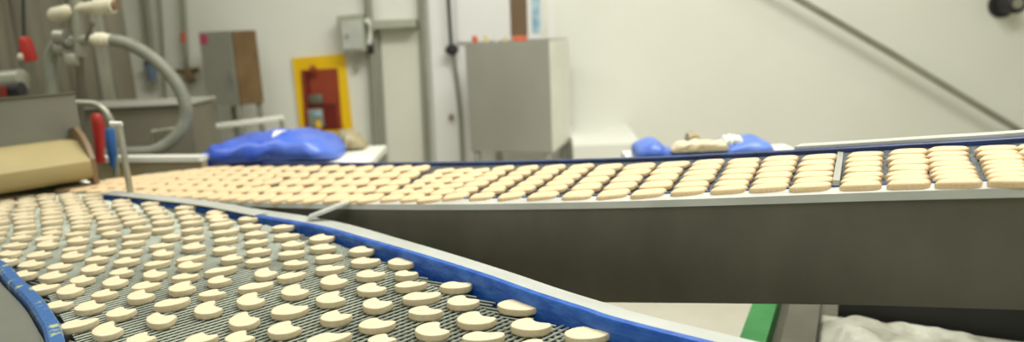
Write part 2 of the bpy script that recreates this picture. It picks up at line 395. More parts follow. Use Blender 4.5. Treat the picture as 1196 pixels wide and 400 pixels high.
def A(x0, x1, y0, y1): return (x0 / 4.983, x1 / 4.983, 320 + y0 / 4.983, 320 + y1 / 4.983)
def B(x0, x1, y0, y1): return (240 + x0 / 4.983, 240 + x1 / 4.983, 320 + y0 / 4.983, 320 + y1 / 4.983)
def Cc(x0, x1, y0, y1): return (480 + x0 / 4.983, 480 + x1 / 4.983, 320 + y0 / 4.983, 320 + y1 / 4.983)
def D(x0, x1, y0, y1): return (x0 / 4.983, x1 / 4.983, 260 + y0 / 4.983, 260 + y1 / 4.983)
def E_(x0, x1, y0, y1): return (180 + x0 / 4.983, 180 + x1 / 4.983, 260 + y0 / 4.983, 260 + y1 / 4.983)
def F_(x0, x1, y0, y1): return (360 + x0 / 4.983, 360 + x1 / 4.983, 260 + y0 / 4.983, 260 + y1 / 4.983)
# each row runs from the long blue rail towards the front; (top of the row's far end in px or None, boxes)
ROWS = [
 (None, [Cc(870, 1190, 298, 420)]),
 (None, [Cc(497, 750, 140, 250), Cc(575, 822, 250, 372), Cc(620, 850, 372, 500)]),
 (None, [Cc(165, 360, 38, 120), Cc(205, 400, 115, 220), Cc(262, 498, 210, 335), Cc(290, 550, 325, 430)]),
 (None, [F_(460, 630, 198, 280), F_(500, 640, 272, 345), F_(500, 695, 335, 410), Cc(-55, 178, 97, 187), Cc(-20, 190, 180, 278), Cc(18, 235, 272, 400)]),
 (None, [F_(235, 388, 133, 205), F_(245, 420, 195, 270), F_(275, 452, 268, 350), B(877, 1060, 45, 140), B(912, 1088, 130, 240), B(888, 1108, 245, 355), B(960, 1095, 350, 440)]),
 (None, [E_(900, 1050, 62, 130), E_(905, 1065, 120, 185), E_(935, 1100, 178, 242), E_(938, 1110, 240, 312), B(665, 820, -2, 98), B(640, 820, 98, 205), B(665, 848, 207, 315), B(585, 855, 335, 440)]),
 (None, [E_(685, 820, 8, 58), E_(697, 845, 55, 112), E_(740, 875, 100, 165), E_(722, 878, 158, 220), E_(750, 900, 212, 278), E_(715, 885, 285, 355), B(437, 605, 55, 160), B(380, 597, 162, 272), B(360, 558, 268, 388), B(350, 520, 388, 490)]),
 ((288.5, 256), [E_(498, 625, 0, 55), E_(525, 660, 45, 100), E_(525, 665, 92, 150), E_(535, 678, 142, 205), E_(530, 680, 198, 265), E_(583, 720, 255, 345), B(190, 393, 42, 118), B(180, 350, 100, 215), B(135, 310, 215, 345), B(112, 290, 328, 440)]),
 ((252, 248.5), [E_(320, 460, -8, 40), E_(340, 487, 35, 85), E_(350, 485, 78, 135), E_(340, 478, 132, 195), E_(390, 512, 182, 250), E_(295, 480, 255, 318), B(15, 145, 5, 85), B(-40, 120, 85, 160), B(-65, 92, 152, 270), B(-125, 65, 338, 440)]),
 ((214, 243.5), [E_(155, 285, -14, 30), E_(160, 285, 28, 72), E_(170, 292, 68, 122), E_(165, 300, 112, 180), E_(130, 300, 188, 242), E_(140, 275, 218, 295), E_(105, 258, 290, 358), A(983, 1140, 42, 135), A(900, 1100, 138, 220), A(858, 1015, 207, 332), A(742, 900, 335, 440)]),
 ((175.5, 239), [D(885, 1010, -22, 25), D(885, 1010, 25, 70), D(940, 1050, 60, 115), D(870, 1010, 115, 170), D(890, 1005, 150, 222), D(840, 990, 218, 275), D(838, 965, 265, 348), A(768, 925, 40, 118), A(748, 880, 90, 185), A(620, 780, 185, 280), A(540, 705, 272, 398)]),
 ((141, 235.5), [D(720, 850, -20, 25), D(765, 880, 15, 60), D(715, 865, 62, 105), D(710, 840, 100, 152), D(695, 825, 148, 208), D(665, 808, 198, 265), D(640, 772, 262, 332), D(600, 738, 305, 395), A(535, 675, 88, 165), A(438, 598, 152, 245), A(350, 560, 255, 345)]),
 ((108, 229), [D(570, 690, -20, 25), D(565, 700, 18, 60), D(600, 690, 45, 95), D(545, 672, 95, 145), D(540, 665, 135, 200), D(500, 630, 192, 250), D(480, 597, 235, 312), D(412, 548, 300, 378), A(335, 480, 55, 150), A(258, 418, 148, 228)]),
 ((80, 228), [D(415, 530, -20, 25), D(415, 520, 8, 52), D(385, 515, 50, 95), D(395, 510, 80, 138), D(365, 495, 135, 185), D(365, 475, 165, 235), D(280, 412, 228, 295), D(235, 378, 282, 358), A(165, 335, 52, 128)]),
 ((54, 229), [D(245, 360, -20, 25), D(245, 355, 20, 60), D(250, 355, 40, 88), D(210, 335, 70, 125), D(225, 325, 85, 178), D(160, 290, 163, 224), D(112, 243, 215, 285), D(70, 205, 275, 345)]),
 ((31, 230), [D(85, 195, -20, 25), D(85, 200, 15, 50), D(85, 205, 48, 85), D(65, 175, 70, 120), D(20, 155, 112, 165), D(0, 115, 153, 218), D(-40, 95, 207, 265)]),
 ((8, 231), [D(-70, 45, -20, 25), D(-70, 45, 25, 58), D(-85, 30, 53, 92), D(-110, 20, 90, 130)]),
]
def project(p):
    v = p - O0; z = v.dot(fw); return 598 + FPX * v.dot(rt) / z, 200 - FPX * v.dot(up) / z, z
def place_raw(ctr, wm, dm, aspect, rowi, k, jitter):
    pool = cres if aspect < 1.12 else (wide if aspect < 1.5 else flat)
    me = random.choice(pool)
    o = bpy.data.objects.new('crescent_nugget', me); C.objects.link(o)
    o.location = (ctr.x, ctr.y, 0.899)
    o.rotation_euler = (0, 0, -math.atan2(ctr.x, ctr.y) + R(random.uniform(-jitter, jitter)))
    o.scale = (wm, dm, random.uniform(1.0, 1.12))
    row = 'the rightmost row' if rowi == 0 else ordn(rowi + 1) + ' row from the right'
    if rowi == 0: lab = 'pale crescent nugget alone at the long blue rail, rightmost on the mesh belt'
    else: lab = 'pale crescent nugget, %s from the long blue rail in the %s' % (ordn(k) if k > 1 else 'nearest', row)
    if k == 1 and rowi: lab = 'pale crescent nugget nearest the long blue rail in the ' + row
    tag(o, lab, 'nugget', 'pale crescent nuggets on the mesh belt')
placed = []
for ri, (top, boxes) in enumerate(ROWS):
    items = []
    for (x0, x1, y0, y1) in boxes:
        xc = (x0 + x1) / 2
        p = at(xc, (y0 + y1) / 2, 0.9 + TH); _, _, z = project(p)
        s = FPX / z; sinel = (CZ - 0.9) / (p - O0).length
        th = TH * s * 0.95
        p = at(xc, (y0 + y1 - th) / 2, 0.9 + TH)
        wm = (x1 - x0) / s; dm = (y1 - y0 - th) / s / sinel
        wm = min(max(wm, 0.040), 0.066); dm = min(max(dm, 0.030), 0.058)
        items.append([p, wm, dm])
    if top:
        q = at(top[0], top[1] - 2, 0.9 + TH); p0 = items[0][0]
        L = (q - p0).length; n = int(round(L / 0.05))
        extra = [[q.lerp(p0, i / n) + Vector((random.uniform(-.005, .005), random.uniform(-.003, .003), 0)), random.uniform(.044, .052), random.uniform(.040, .046)] for i in range(n)]
        items = extra + items
    cnt_ = 0
    for k, (p, wm, dm) in enumerate(items):
        if any((p - q).length < 0.030 for q in placed): continue
        placed.append(p)
        cnt_ += 1
        place_raw(p, wm, dm, wm / dm, ri, cnt_, 10)

# ------------------------------------------------------------------ nuggets on the ramp
def oblong_mesh(seed):
    rnd = random.Random(seed); N = 28; ph = [rnd.uniform(0, 6.28) for _ in range(3)]
    bm = NB(); layers = []
    def rr(a):
        c, s = math.cos(a), math.sin(a); e = 4.2
        r = (abs(c) ** e + abs(s) ** e) ** (-1 / e)
        return r * (1 + 0.025 * math.sin(2 * a + ph[0]) + 0.025 * math.sin(3 * a + ph[1]))
    for s, z in ((0.86, 0.0), (0.96, 0.002), (1.0, 0.0045), (0.97, 0.0075), (0.85, 0.0098), (0.55, 0.0112)):
        layers.append([bm.verts.new((0.5 * s * rr(2 * math.pi * k / N) * math.cos(2 * math.pi * k / N), 0.5 * s * rr(2 * math.pi * k / N) * math.sin(2 * math.pi * k / N), z)) for k in range(N)])
    for a, c in zip(layers, layers[1:]):
        for k in range(N): bm.faces.new((a[k], a[(k + 1) % N], c[(k + 1) % N], c[k]))
    bm.faces.new(layers[0][::-1]); t = bm.verts.new((0, 0, 0.0115))
    for k in range(N): bm.faces.new((layers[-1][k], layers[-1][(k + 1) % N], t))
    bmesh.ops.recalc_face_normals(bm, faces=bm.faces)
    me = bpy.data.meshes.new('oblong_nugget'); bm.to_mesh(me); bm.free()
    me.polygons.foreach_set('use_smooth', [True] * len(me.polygons)); me.materials.append(M['gold'])
    return me
obl = [oblong_mesh(s) for s in range(31, 36)]
# near x-range, near y, far x-range, far y, number across (measured on the top faces)
RC = [
 ((1212, 1258), 208, (1194, 1238), 168, 8),
 ((1160, 1206), 209.5, (1145, 1187), 170.5, 8),
 ((1096, 1144), 211.5, (1086, 1128), 172, 8),
 ((1038, 1084), 213, (1041, 1082), 175, 7),
 ((982, 1027), 215, (993, 1031), 178, 7),
 ((924, 969), 216.5, (938, 977), 181.5, 6),
 ((875, 918), 218, (893, 934), 183, 6),
 ((829, 870), 220.5, (851, 889), 186, 6),
 ((782, 823), 222.5, (810, 848), 187.5, 6),
 ((738, 778), 224.5, (768, 805), 190.5, 5),
 ((696, 734), 226, (728, 767), 192.5, 5),
 ((656, 694), 227, (694, 727), 193.5, 5),
 ((616, 653), 228, (664, 694), 193, 6),
 ((581, 613), 228.5, (632, 662), 194, 6),
 ((548, 579), 229, (602, 630), 195, 6),
 ((516, 547), 229.3, (573, 601), 195.3, 6),
]
def place_gold(p, wm, dm, rz, rowi, k):
    o = bpy.data.objects.new('oblong_nugget', random.choice(obl)); C.objects.link(o)
    o.matrix_world = Matrix.Translation(Vector((p.x, p.y, ramp_z(p.x, p.y) + 0.0005))) @ Vector((0, 0, 1)).rotation_difference(ramp_n(p.x, p.y)).to_matrix().to_4x4() @ Matrix.Rotation(rz, 4, 'Z') @ Matrix.Diagonal((wm, dm, 1, 1))
    if k == 1: pos = 'nearest the near rim'
    else: pos = '%s from the near rim' % ordn(k)
    row = 'the rightmost row on the ramp' if rowi == 0 else 'the %s ramp row from the right' % ordn(rowi + 1)
    tag(o, 'golden oblong nugget, %s in %s' % (pos, row), 'nugget', 'golden oblong nuggets on the ramp')
gp = []
for ri, (nx, ny, fx, fy, cnt) in enumerate(RC):
    a = atR(sum(nx) / 2 + 1, ny - 2.2, 0.012); c = atR(sum(fx) / 2, fy, 0.012)
    L = (c - a).length; pitch = L / (cnt - 1)
    for k in range(cnt):
        t = k / (cnt - 1)
        p = a.lerp(c, t); p.x += random.uniform(-.002, .002)
        _, _, z = project(p)
        wpx = (nx[1] - nx[0]) * (1 - t) + (fx[1] - fx[0]) * t
        vd = -math.atan2(p.x, p.y) - R(17)
        place_gold(p, wpx * z / FPX, min(pitch * 0.97, 0.060), vd + R(random.uniform(-4, 4)), ri, k + 1)
    last = (a, c, pitch)
a0, c0, _ = last; acr = c0 - a0
ri = len(RC); edge = [atR(516 - 14 - i, 229.5 if 440 < 516 - i else 229.5, 0.012) for i in range(1)]
p = a0.copy(); kk = 0
while True:
    px, py, z = project(p)
    # follow the near edge curve, one step to the left
    step = 0.057
    tx = px - step * FPX / z * 0.80
    ny = 229.3 if tx > 440 else 229.3 - (440 - tx) * 0.0 - max(0, (300 - tx)) * 0.045
    q = atR(tx, ny, 0.012)
    q = p + (q - p).normalized() * step
    p = q; px, py, z = project(p)
    if px < 76: break
    kk += 1
    f = min(1, max(0, (516 - px) / 400))
    n = 7 if px < 400 else 6
    row_far = p + acr * ((1.22 if n == 7 else 1.0) + 0.06 * f)
    if px < 440:
        fx_ = px + 56; row_far = atR(fx_, 195.5 + max(0, 250 - fx_) * 0.115, 0.012); n = max(5, round((row_far - p).length / 0.064) + 1)
    idx = 0
    for k in range(n):
        t = k / (n - 1); r = p.lerp(row_far, t)
        qx, qy, z = project(r)
        r = r + Vector((random.uniform(-.004, .004), random.uniform(-.003, .003), 0))
        if qx < 74: continue
        lim = 193.5 + max(0, 250 - qx) * 0.115
        if qy < lim: continue
        if any((r - g).length < 0.026 for g in gp) or any((r - g).length < 0.03 for g in placed): continue
        gp.append(r); idx += 1
        place_gold(r, random.uniform(.054, .058), min(0.062, (row_far - p).length / (n - 1) * random.uniform(.9, 1.0)), -math.atan2(r.x, r.y) - R(14) + R(random.uniform(-7, 7)), ri, idx)
    ri += 1

# ------------------------------------------------------------------ former (cream block), plate, brackets at the left
u = Vector((0.707, 0.707, 0)); nrm = Vector((0.707, -0.707, 0))
e1 = at(108, 209, 0.93); e0 = e1 - u * 0.75
def cross_sec(bm, e0, e1, prof):
    """prof [(towards the viewer, z)] extruded from e0 to e1"""
    A0 = [bm.verts.new(Vector((e0.x, e0.y, 0)) + nrm * a + Vector((0, 0, z))) for a, z in prof]
    A1 = [bm.verts.new(Vector((e1.x, e1.y, 0)) + nrm * a + Vector((0, 0, z))) for a, z in prof]
    m = len(prof)
    for k in range(m): bm.faces.new((A0[k], A0[(k + 1) % m], A1[(k + 1) % m], A1[k]))
    bm.faces.new(A0[::-1]); bm.faces.new(A1)
former = thing('dough_former', (e1.x - 0.25, e1.y - 0.22, 0.9), 'cream coloured former block under a grey plate at the left end', 'machine')
b = NB(); cross_sec(b, e0, e1, [(0.0, 0.93), (0.015, 0.945), (0.015, 0.985), (-0.005, 0.997), (-0.10, 1.035), (-0.26, 1.035), (-0.26, 0.93)]); obj('former_block', b, 'cream', former, angle=50)
b = NB(); cross_sec(b, e1 + u * 0.001, e1 + u * 0.014, [(0.01, 0.915), (0.01, 0.99), (-0.02, 1.03), (-0.06, 1.055), (-0.12, 1.075), (-0.20, 1.06), (-0.27, 1.02), (-0.27, 0.915)]); obj('end_plate', b, 'brown', former)
pe = atY(88, 130, 2.22); pb = e0 + Vector((0, 0, 0))
b = NB(); q1 = atY(87, 108, 2.12); q2 = atY(88, 163, 2.12)
cross_sec(b, Vector((q1.x, q1.y, 0)) - u * 0.75, Vector((q1.x, q1.y, 0)), [(0.0, q2.z), (0.0, q1.z - 0.006), (0.008, q1.z), (-0.02, q1.z), (-0.02, q2.z)]); obj('cover_plate', b, 'plate', former)
b = NB(); box(b, (e1.x - 0.4, e1.y - 0.16, 0.95), (0.03, 0.2, 0.08), R(45)); obj('bracket', b, 'steeldark', former)

Yb = 2.24
b = NB(); tube(b, smoothpath([atY(80, 121, Yb), atY(100, 121, Yb), atY(114, 123, Yb), atY(124, 132, Yb), atY(131, 148, Yb), atY(133, 175, Yb), atY(137, 215, Yb)], 6), 0.012, 12)
o = recenter(obj('handrail', b, 'pipe')); tag(o, 'bent grey steel tube curving down beside the former end', 'pipe')
b = NB(); tube(b, [atY(127, 150, 2.22), atY(128, 152, 2.22), atY(131, 180, 2.22), atY(131.3, 186, 2.22), atY(132, 194, 2.22)], [0.012, 0.015, 0.015, 0.010, 0.010], 14)
o = recenter(obj('filter_cartridge', b, 'bluep')); tag(o, 'small blue cylinder standing behind the upright steel pin', 'cylinder')
b = NB(); tube(b, [atY(113, 133, 2.36), atY(113, 137, 2.36), atY(115, 150, 2.36), atY(116, 168, 2.36), atY(117, 190, 2.36)], [0.012, 0.019, 0.021, 0.017, 0.015], 12)
o = recenter(obj('red_piece', b, 'red')); tag(o, 'red plastic piece beside the small blue cylinder', 'coupling')  # small red piece, its use not identified
# upright pin
pin = thing('guide_pin', at(153, 229, 0.915), 'slim upright steel pin at the fork of the two belts', 'pin')
bp_ = at(153, 229, 0.905); tp = bp_ + Vector((-0.012, 0.0, 0.215))
tp = atY(139, 146, bp_.y)
b = NB(); d = tp - bp_; box(b, (tp + bp_) / 2, (0.019, 0.010, d.length), rot=d.to_track_quat('Z', 'Y').to_matrix(), bev=0.002); obj('shaft', b, 'pipe', pin)
b = NB(); tube(b, [tp + Vector((-0.022, 0.0, 0.004)), tp + Vector((0.008, 0, 0.002))], 0.007, 10); obj('cross_pin', b, 'steelbright', pin)

# ------------------------------------------------------------------ white ledge and table behind the belts
led = thing('rear_ledge', (-1.1, 2.3, 0), 'tan board with white top ledge behind the left of the ramp', 'ledge')
l0, l1 = atY(114, 186, 2.40), atY(236, 191.5, 2.32)
dv = (l1 - l0); dv.z = 0; dvn = dv.normalized(); pn_ = Vector((-dvn.y, dvn.x, 0))
def wallstrip(bm, a, c, z0, z1, th):
    a = Vector((a.x, a.y, 0)); c = Vector((c.x, c.y, 0))
    prism(bm, [a, c, c + pn_ * th, a + pn_ * th], z0, z1)
zt = (l0.z + l1.z) / 2
b = NB(); wallstrip(b, l0, l1, 0.0, zt - 0.002, 0.03); obj('face_board', b, 'tan', led, smooth=False)
b = NB(); wallstrip(b, l0 - pn_ * 0.012, l1 - pn_ * 0.012, zt - 0.001, zt + 0.016, 0.055); obj('top_ledge', b, 'whiteplastic', led, smooth=False)
b = NB(); y0 = atY(137, 195, 2.3); wallstrip(b, l0 + dvn * 0.068 - pn_ * 0.003, l0 + dvn * 0.090 - pn_ * 0.003, 0.6, zt - 0.002, 0.002); obj('yellow_strip', b, 'yellow', led, smooth=False)

def table(name, x0, x1, y0, y1, z, label):
    t = thing(name, ((x0 + x1) / 2, (y0 + y1) / 2, 0), label, 'table')
    b = NB(); box(b, ((x0 + x1) / 2, (y0 + y1) / 2, z - 0.015), (x1 - x0, y1 - y0, 0.03), 0, 0.004); obj('table_top', b, 'whiteplastic', t)
    for sx in (x0 + 0.05, x1 - 0.05):
        for sy in (y0 + 0.05, y1 - 0.05):
            b = NB(); tube(b, [(sx, sy, 0), (sx, sy, z - 0.031)], 0.018, 10); obj('leg', b, 'steel', t)
    return t
TZ = 0.872
tA = at(272, 194, TZ); tB = at(432, 189, TZ)
table('white_table', tA.x - 0.05, tB.x, min(tA.y, tB.y) - 0.02, 2.70, TZ, 'white topped table under the full blue bag behind the belts')

# blue bag: a lofted pillow
def pillow(name, m, x0, x1, yc, dpt, zb, prof, seed, parent=None):
    """prof: list of (t, height) along x"""
    rnd = random.Random(seed); bm = NB(); N = 30; K = 20; rings = []
    for i in range(N + 1):
        t = i / N
        for (t0, h0), (t1, h1) in zip(prof, prof[1:]):
            if t0 <= t <= t1: h = h0 + (h1 - h0) * (t - t0) / (t1 - t0); break
        x = x0 + (x1 - x0) * t; ring = []
        dd = dpt * (0.35 + 0.65 * min(1, h / 0.09))
        for k in range(K):
            a = 2 * math.pi * k / K
            cy, cz = math.cos(a), math.sin(a)
            e = 0.75
            y = yc + dd / 2 * math.copysign(abs(cy) ** e, cy)
            z = zb + h / 2 + h / 2 * math.copysign(abs(cz) ** e, cz)
            f = (0.006 * math.sin(9 * t * 3 + a * 2) + 0.005 * math.sin(17 * t + a * 5) + rnd.uniform(-.003, .003)) * min(1, h / 0.11)
            z += f * (0 if cz < -0.5 else 1); y += f
            ring.append(bm.verts.new((x, y, max(z, zb + 0.0005))))
        rings.append(ring)
    for a, c in zip(rings, rings[1:]):
        for k in range(K): bm.faces.new((a[k], a[(k + 1) % K], c[(k + 1) % K], c[k]))
    bm.faces.new(rings[0][::-1]); bm.faces.new(rings[-1])
    o = obj(name, bm, m, parent, angle=80)
    s = o.modifiers.new('s', 'SUBSURF'); s.levels = 1; s.render_levels = 1
    return o
BY = 2.48
bl0 = atY(258, 185, BY); bl1 = atY(401, 185, BY); topz = atY(345, 151, BY).z
H = topz - TZ
bag = thing('blue_bag', ((bl0.x + bl1.x) / 2, BY, TZ), 'full shiny blue plastic bag lying with its knotted end at left', 'bag')
pillow('bag_body', 'bag', bl0.x, bl1.x, BY, 0.30, TZ, [(0, H * 0.50), (0.04, H * 0.74), (0.3, H * 0.90), (0.6, H * 1.0), (0.75, H * 0.94), (0.9, H * 0.68), (0.97, H * 0.4), (1, 0.02)], 3, bag)
k0 = atY(240, 180, BY - 0.05); 
b = NB(); kc = atY(252, 181, BY - 0.04)
tube(b, smoothpath([atY(262, 178, BY), atY(256, 180, BY - .02), atY(250, 178, BY - .03), atY(247, 184, BY - .03), atY(243, 187, BY - .03), atY(240, 189, BY - .03)], 5), [0.018 + 0.014 * abs(math.sin(i * 0.55)) for i in range(26)], 12); obj('knotted_end', b, 'bag', bag)
b = NB()
lp = [atY(x, y, BY - 0.115) for x, y in ((322, 158), (343, 157), (343, 164), (321, 164))]
# label sits on the top of the bag
zc = TZ + H * 0.93
lc = atY(331, 157, BY - 0.05)
box(b, (lc.x, BY - 0.06, lc.z), (0.07, 0.05, 0.003), rot=Matrix.Rotation(R(28), 3, 'X')); obj('paper_label', b, 'whiteplastic', bag)

# second bag with pale stock, right
B2 = 2.05; T2 = atY(825, 187, B2).z
r0 = atY(744, 183, B2); r1 = atY(908, 181, B2)
pt = thing('packing_table', (r1.x - 0.05, B2 + 0.1, 0), 'white packing table on one pedestal behind the ramp under the open bag', 'table')
b = NB(); box(b, ((r0.x + r1.x) / 2 + 0.045, B2 + 0.08, T2 - 0.015), (r1.x - r0.x + 0.12, 0.26, 0.03), 0, 0.004); obj('table_top', b, 'whiteplastic', pt)
b = NB(); tube(b, [(r1.x + 0.06, B2 + 0.08, 0), (r1.x + 0.06, B2 + 0.08, 0.02), (r1.x + 0.06, B2 + 0.08, 0.021), (r1.x + 0.06, B2 + 0.08, T2 - 0.031)], [0.14, 0.14, 0.03, 0.03], 16); obj('pedestal', b, 'steel', pt)
bag2 = thing('open_bag', ((r0.x + r1.x) / 2, B2, T2), 'flattened pale blue bag with stock showing, seen over the ramp', 'bag')
pillow('bag_body', 'bagpale', r0.x, r1.x, B2 + 0.06, 0.24, T2, [(0, 0.03), (0.03, 0.050), (0.10, 0.064), (0.17, 0.062), (0.23, 0.030), (0.6, 0.030), (0.68, 0.050), (0.85, 0.058), (0.95, 0.05), (1, 0.015)], 5, bag2)
for (xa, xb, m, yy, zz, lab) in ((783, 850, 'raw', 0.0, 0.028, 'long beige dough strip lying across the open blue bag'), (842, 866, 'whiteplastic', 0.03, 0.034, 'white folded paper lying on the right of the open blue bag'), (801, 816, 'tan', 0.085, 0.040, 'small brown lump behind the beige strip on the blue bag')):
    pa = atY(xa, 178, B2 + yy); pb_ = atY(xb, 178, B2 + yy)
    o = pillow('dough_strip' if m == 'raw' else ('folded_paper' if m == 'whiteplastic' else 'dough_lump'), m, pa.x, pb_.x, B2 + yy, 0.09, T2 + zz, [(0, 0.012), (0.1, 0.032), (0.5, 0.036), (0.9, 0.03), (1, 0.012)], xa)
    recenter(o); tag(o, lab, 'dough' if m != 'whiteplastic' else 'paper')

# ------------------------------------------------------------------ machine, hopper, hose, valves at the left
mach = thing('process_tank', (-2.5, 3.3, 0), 'tall dull steel tank panel behind the pipes at far left', 'tank')
mr = atY(132, 70, 3.25)
b = NB(); box(b, (mr.x - 0.75, 3.34, 1.32), (1.5, 0.18, 2.6), 0, 0.03); obj('tank_shell', b, 'tank', mach)
for i, dx in enumerate((0.02, 0.16, 0.42, 0.72)):
    b = NB(); box(b, (mr.x - dx - 0.02, 3.245, 1.35), (0.025 if i else 0.05, 0.03, 2.5), 0, 0.004); obj('rib', b, 'tank' if i else 'pipe', mach)
for sx in (mr.x - 1.4, mr.x - 0.1):
    b = NB(); tube(b, [(sx, 3.34, 0), (sx, 3.34, 0.1)], 0.04); obj('foot', b, 'steel', mach)
hp = thing('steel_hopper', (-1.6, 2.9, 0), 'low grey steel hopper under the curving hose', 'hopper')
h0, h1 = atY(40, 122, 2.75), atY(221, 112, 2.75)
hz = (h0.z + h1.z) / 2 + 0.0
b = NB(); box(b, ((h0.x + h1.x) / 2, 2.86, 0.2 + (1.06 - 0.2) / 2), (h1.x - h0.x, 0.22, 1.06 - 0.2), 0, 0.01); obj('hopper_body', b, 'hopper', hp)
b = NB(); box(b, ((h0.x + h1.x) / 2, 2.86, 1.068), (h1.x - h0.x + 0.02, 0.25, 0.014), 0, 0.004); obj('hopper_rim', b, 'steel', hp)
for sx in (h0.x + 0.05, h1.x - 0.05):
    for sy in (2.8, 2.92):
        b = NB(); tube(b, [(sx, sy, 0), (sx, sy, 0.21)], 0.025); obj('leg', b, 'steel', hp)
HY = 2.5
hz_ = thing('curved_hose', atY(160, 184, HY), 'thick grey hose arching right from the cream coupling', 'hose')
b = NB(); tube(b, smoothpath([atY(x, y, HY + dy) for x, y, dy in ((126, 47, 0), (146, 50, 0), (170, 62, 0), (190, 78, 0), (206, 98, 0), (216, 120, 0), (217, 138, 0), (210, 154, -.01), (197, 167, -.02), (178, 177, -.03), (150, 179, -.01), (122, 181, 0.01))], 6), 0.0225, 16); obj('hose_tube', b, 'hose', hz_)
b = NB(); tube(b, [atY(108, 47, HY), atY(112, 47, HY), atY(113, 47, HY), atY(122, 47, HY), atY(123, 47, HY), atY(130, 48, HY)], [0.020, 0.020, 0.028, 0.028, 0.025, 0.025], 14); obj('coupling', b, 'creamp', hz_)
vy = HY + 0.03
va = thing('valve_stack', atY(92, 120, vy), 'steel pipe stack with cream valve heads at upper left', 'valve')
b = NB(); tube(b, [atY(86, -40, vy), atY(93, 66, vy)], [0.020, 0.020], 14); obj('riser_pipe', b, 'pipe', va)
b = NB(); tube(b, [atY(93, 62, vy), atY(95, 190, vy)], 0.012, 12); obj('support_post', b, 'steeldark', va)
b = NB(); tube(b, [atY(59, 19, vy), atY(63, 18, vy), atY(80, 14, vy), atY(90, 13, vy)], [0.018, 0.027, 0.027, 0.016], 14); obj('valve_head', b, 'creamp', va)
b = NB(); tube(b, [atY(90, 10, vy), atY(112, 8, vy), atY(113, 8, vy), atY(132, 6, vy), atY(133, 6, vy)], [0.020, 0.020, 0.029, 0.029, 0.022], 14); pe_ = obj('pipe_end', b, 'creamp', va)
b = NB(); tube(b, [atY(132, 6, vy - .002), atY(136, 6, vy - .004)], [0.018, 0.016], 12); obj('outlet', b, 'rust', pe_)
b = NB(); tube(b, [atY(84, 47, vy), atY(108, 47, vy)], 0.02, 12); bpp = obj('branch_pipe', b, 'pipe', va)
b = NB(); tube(b, [atY(100, 47, vy - .03), atY(107, 30, vy - .03)], 0.007, 8); tube(b, [atY(107, 30, vy - .03), atY(108, 26, vy - .03)], 0.010, 8); obj('lever', b, 'steeldark', bpp)
b = NB(); tube(b, smoothpath([atY(88, 52, vy), atY(74, 50, vy), atY(64, 54, vy), atY(59, 66, vy), atY(60, 90, vy), atY(62, 130, vy)], 5), 0.021, 14); elb = obj('elbow_pipe', b, 'hose', va)
b = NB(); tube(b, [atY(66, 44, vy - .01), atY(78, 44, vy - .01)], [0.03, 0.03], 12); tube(b, [atY(67, 57, vy - .01), atY(77, 57, vy - .01)], [0.026, 0.026], 12); obj('union_nut', b, 'pipe', elb)
b = NB(); box(b, atY(84, 70, vy - .01), (0.05, 0.03, 0.05), R(20), 0.008); obj('clamp', b, 'pipe', va)

tg = thing('pull_switch', atY(33, 72, 2.9), 'red pull switch hanging on a black cord at far left', 'switch')
b = NB(); tube(b, [atY(26, -40, 2.9), atY(28, 42, 2.9)], 0.006, 8); obj('cord', b, 'black', tg)
b = NB(); tube(b, [atY(28, 43, 2.9), atY(29, 46, 2.9), atY(34, 68, 2.9), atY(35, 72, 2.9)], [0.014, 0.024, 0.031, 0.024], 12); swb = obj('switch_body', b, 'red', tg)
b = NB(); tube(b, [atY(24, 67, 2.88), atY(29, 66, 2.88)], 0.016, 10); obj('button', b, 'creamp', swb)
cp = thing('chrome_union', atY(14, 100, 2.55), 'short chrome pipe union at the left edge above the plate', 'pipe')
b = NB(); tube(b, [atY(-30, 97, 2.55), atY(4, 95, 2.55), atY(5, 95, 2.55), atY(27, 93, 2.55), atY(28, 93, 2.55)], [0.03, 0.03, 0.040, 0.040, 0.03], 14); obj('pipe_body', b, 'pipe', cp)
b = NB(); tube(b, [atY(-20, 108, 2.52), atY(26, 104, 2.52)], 0.026, 12); obj('lower_pipe', b, 'black', cp)
b = NB(); tube(b, [atY(3, 101, 2.48), atY(4, 113, 2.48)], 0.012, 10); obj('tap', b, 'darkred', cp)

# ------------------------------------------------------------------ wall fittings on the left
def conduit(xa, ya, xb, yb, r, m, label, name='wall_pipe', Y=WY - 0.05, ext=None):
    b = NB(); pts = [atY(xa, ya, Y), atY(xb, yb, Y)]
    tube(b, pts, r, 12); o = recenter(obj(name, b, m)); tag(o, label, 'pipe'); return o
conduit(164, -60, 181, 100, 0.022, 'conduit', 'grey vertical wall pipe behind the arching hose')
wp = thing('red_banded_pipe', atY(222, 95, WY - 0.06), 'thin grey wall pipe with a red band and brass tap', 'pipe')
b = NB(); tube(b, [atY(210, -60, WY - .06), atY(219, 96, WY - .06)], 0.016, 10); obj('pipe_body', b, 'conduit', wp)
b = NB(); tube(b, [atY(214.5, 38, WY - .06), atY(215.5, 50, WY - .06)], 0.020, 10); obj('red_band', b, 'orange', wp)
b = NB(); tube(b, [atY(204, 84, WY - .06), atY(232, 82, WY - .06)], 0.018, 10); tube(b, [atY(219, 84, WY - .07), atY(224, 95, WY - .09)], 0.028, 10); obj('tap', b, 'rust', wp)
conduit(183, -60, 197, 180, 0.010, 'conduit', 'slim pale seam pipe between two grey wall pipes')
sv = thing('blue_wall_valve', atY(178, 88, WY - 0.08), 'small valve with blue grey body on the wall behind hose', 'valve')
b = NB(); tube(b, [atY(172, 72, WY - .06), atY(176, 78, WY - .06), atY(178, 94, WY - .06)], [0.03, 0.034, 0.028], 10); obj('valve_body', b, 'bluegrey', sv)
b = NB(); tube(b, [atY(170, 72, WY - .1), atY(182, 70, WY - .1)], 0.012, 8); obj('valve_handle', b, 'black', sv)

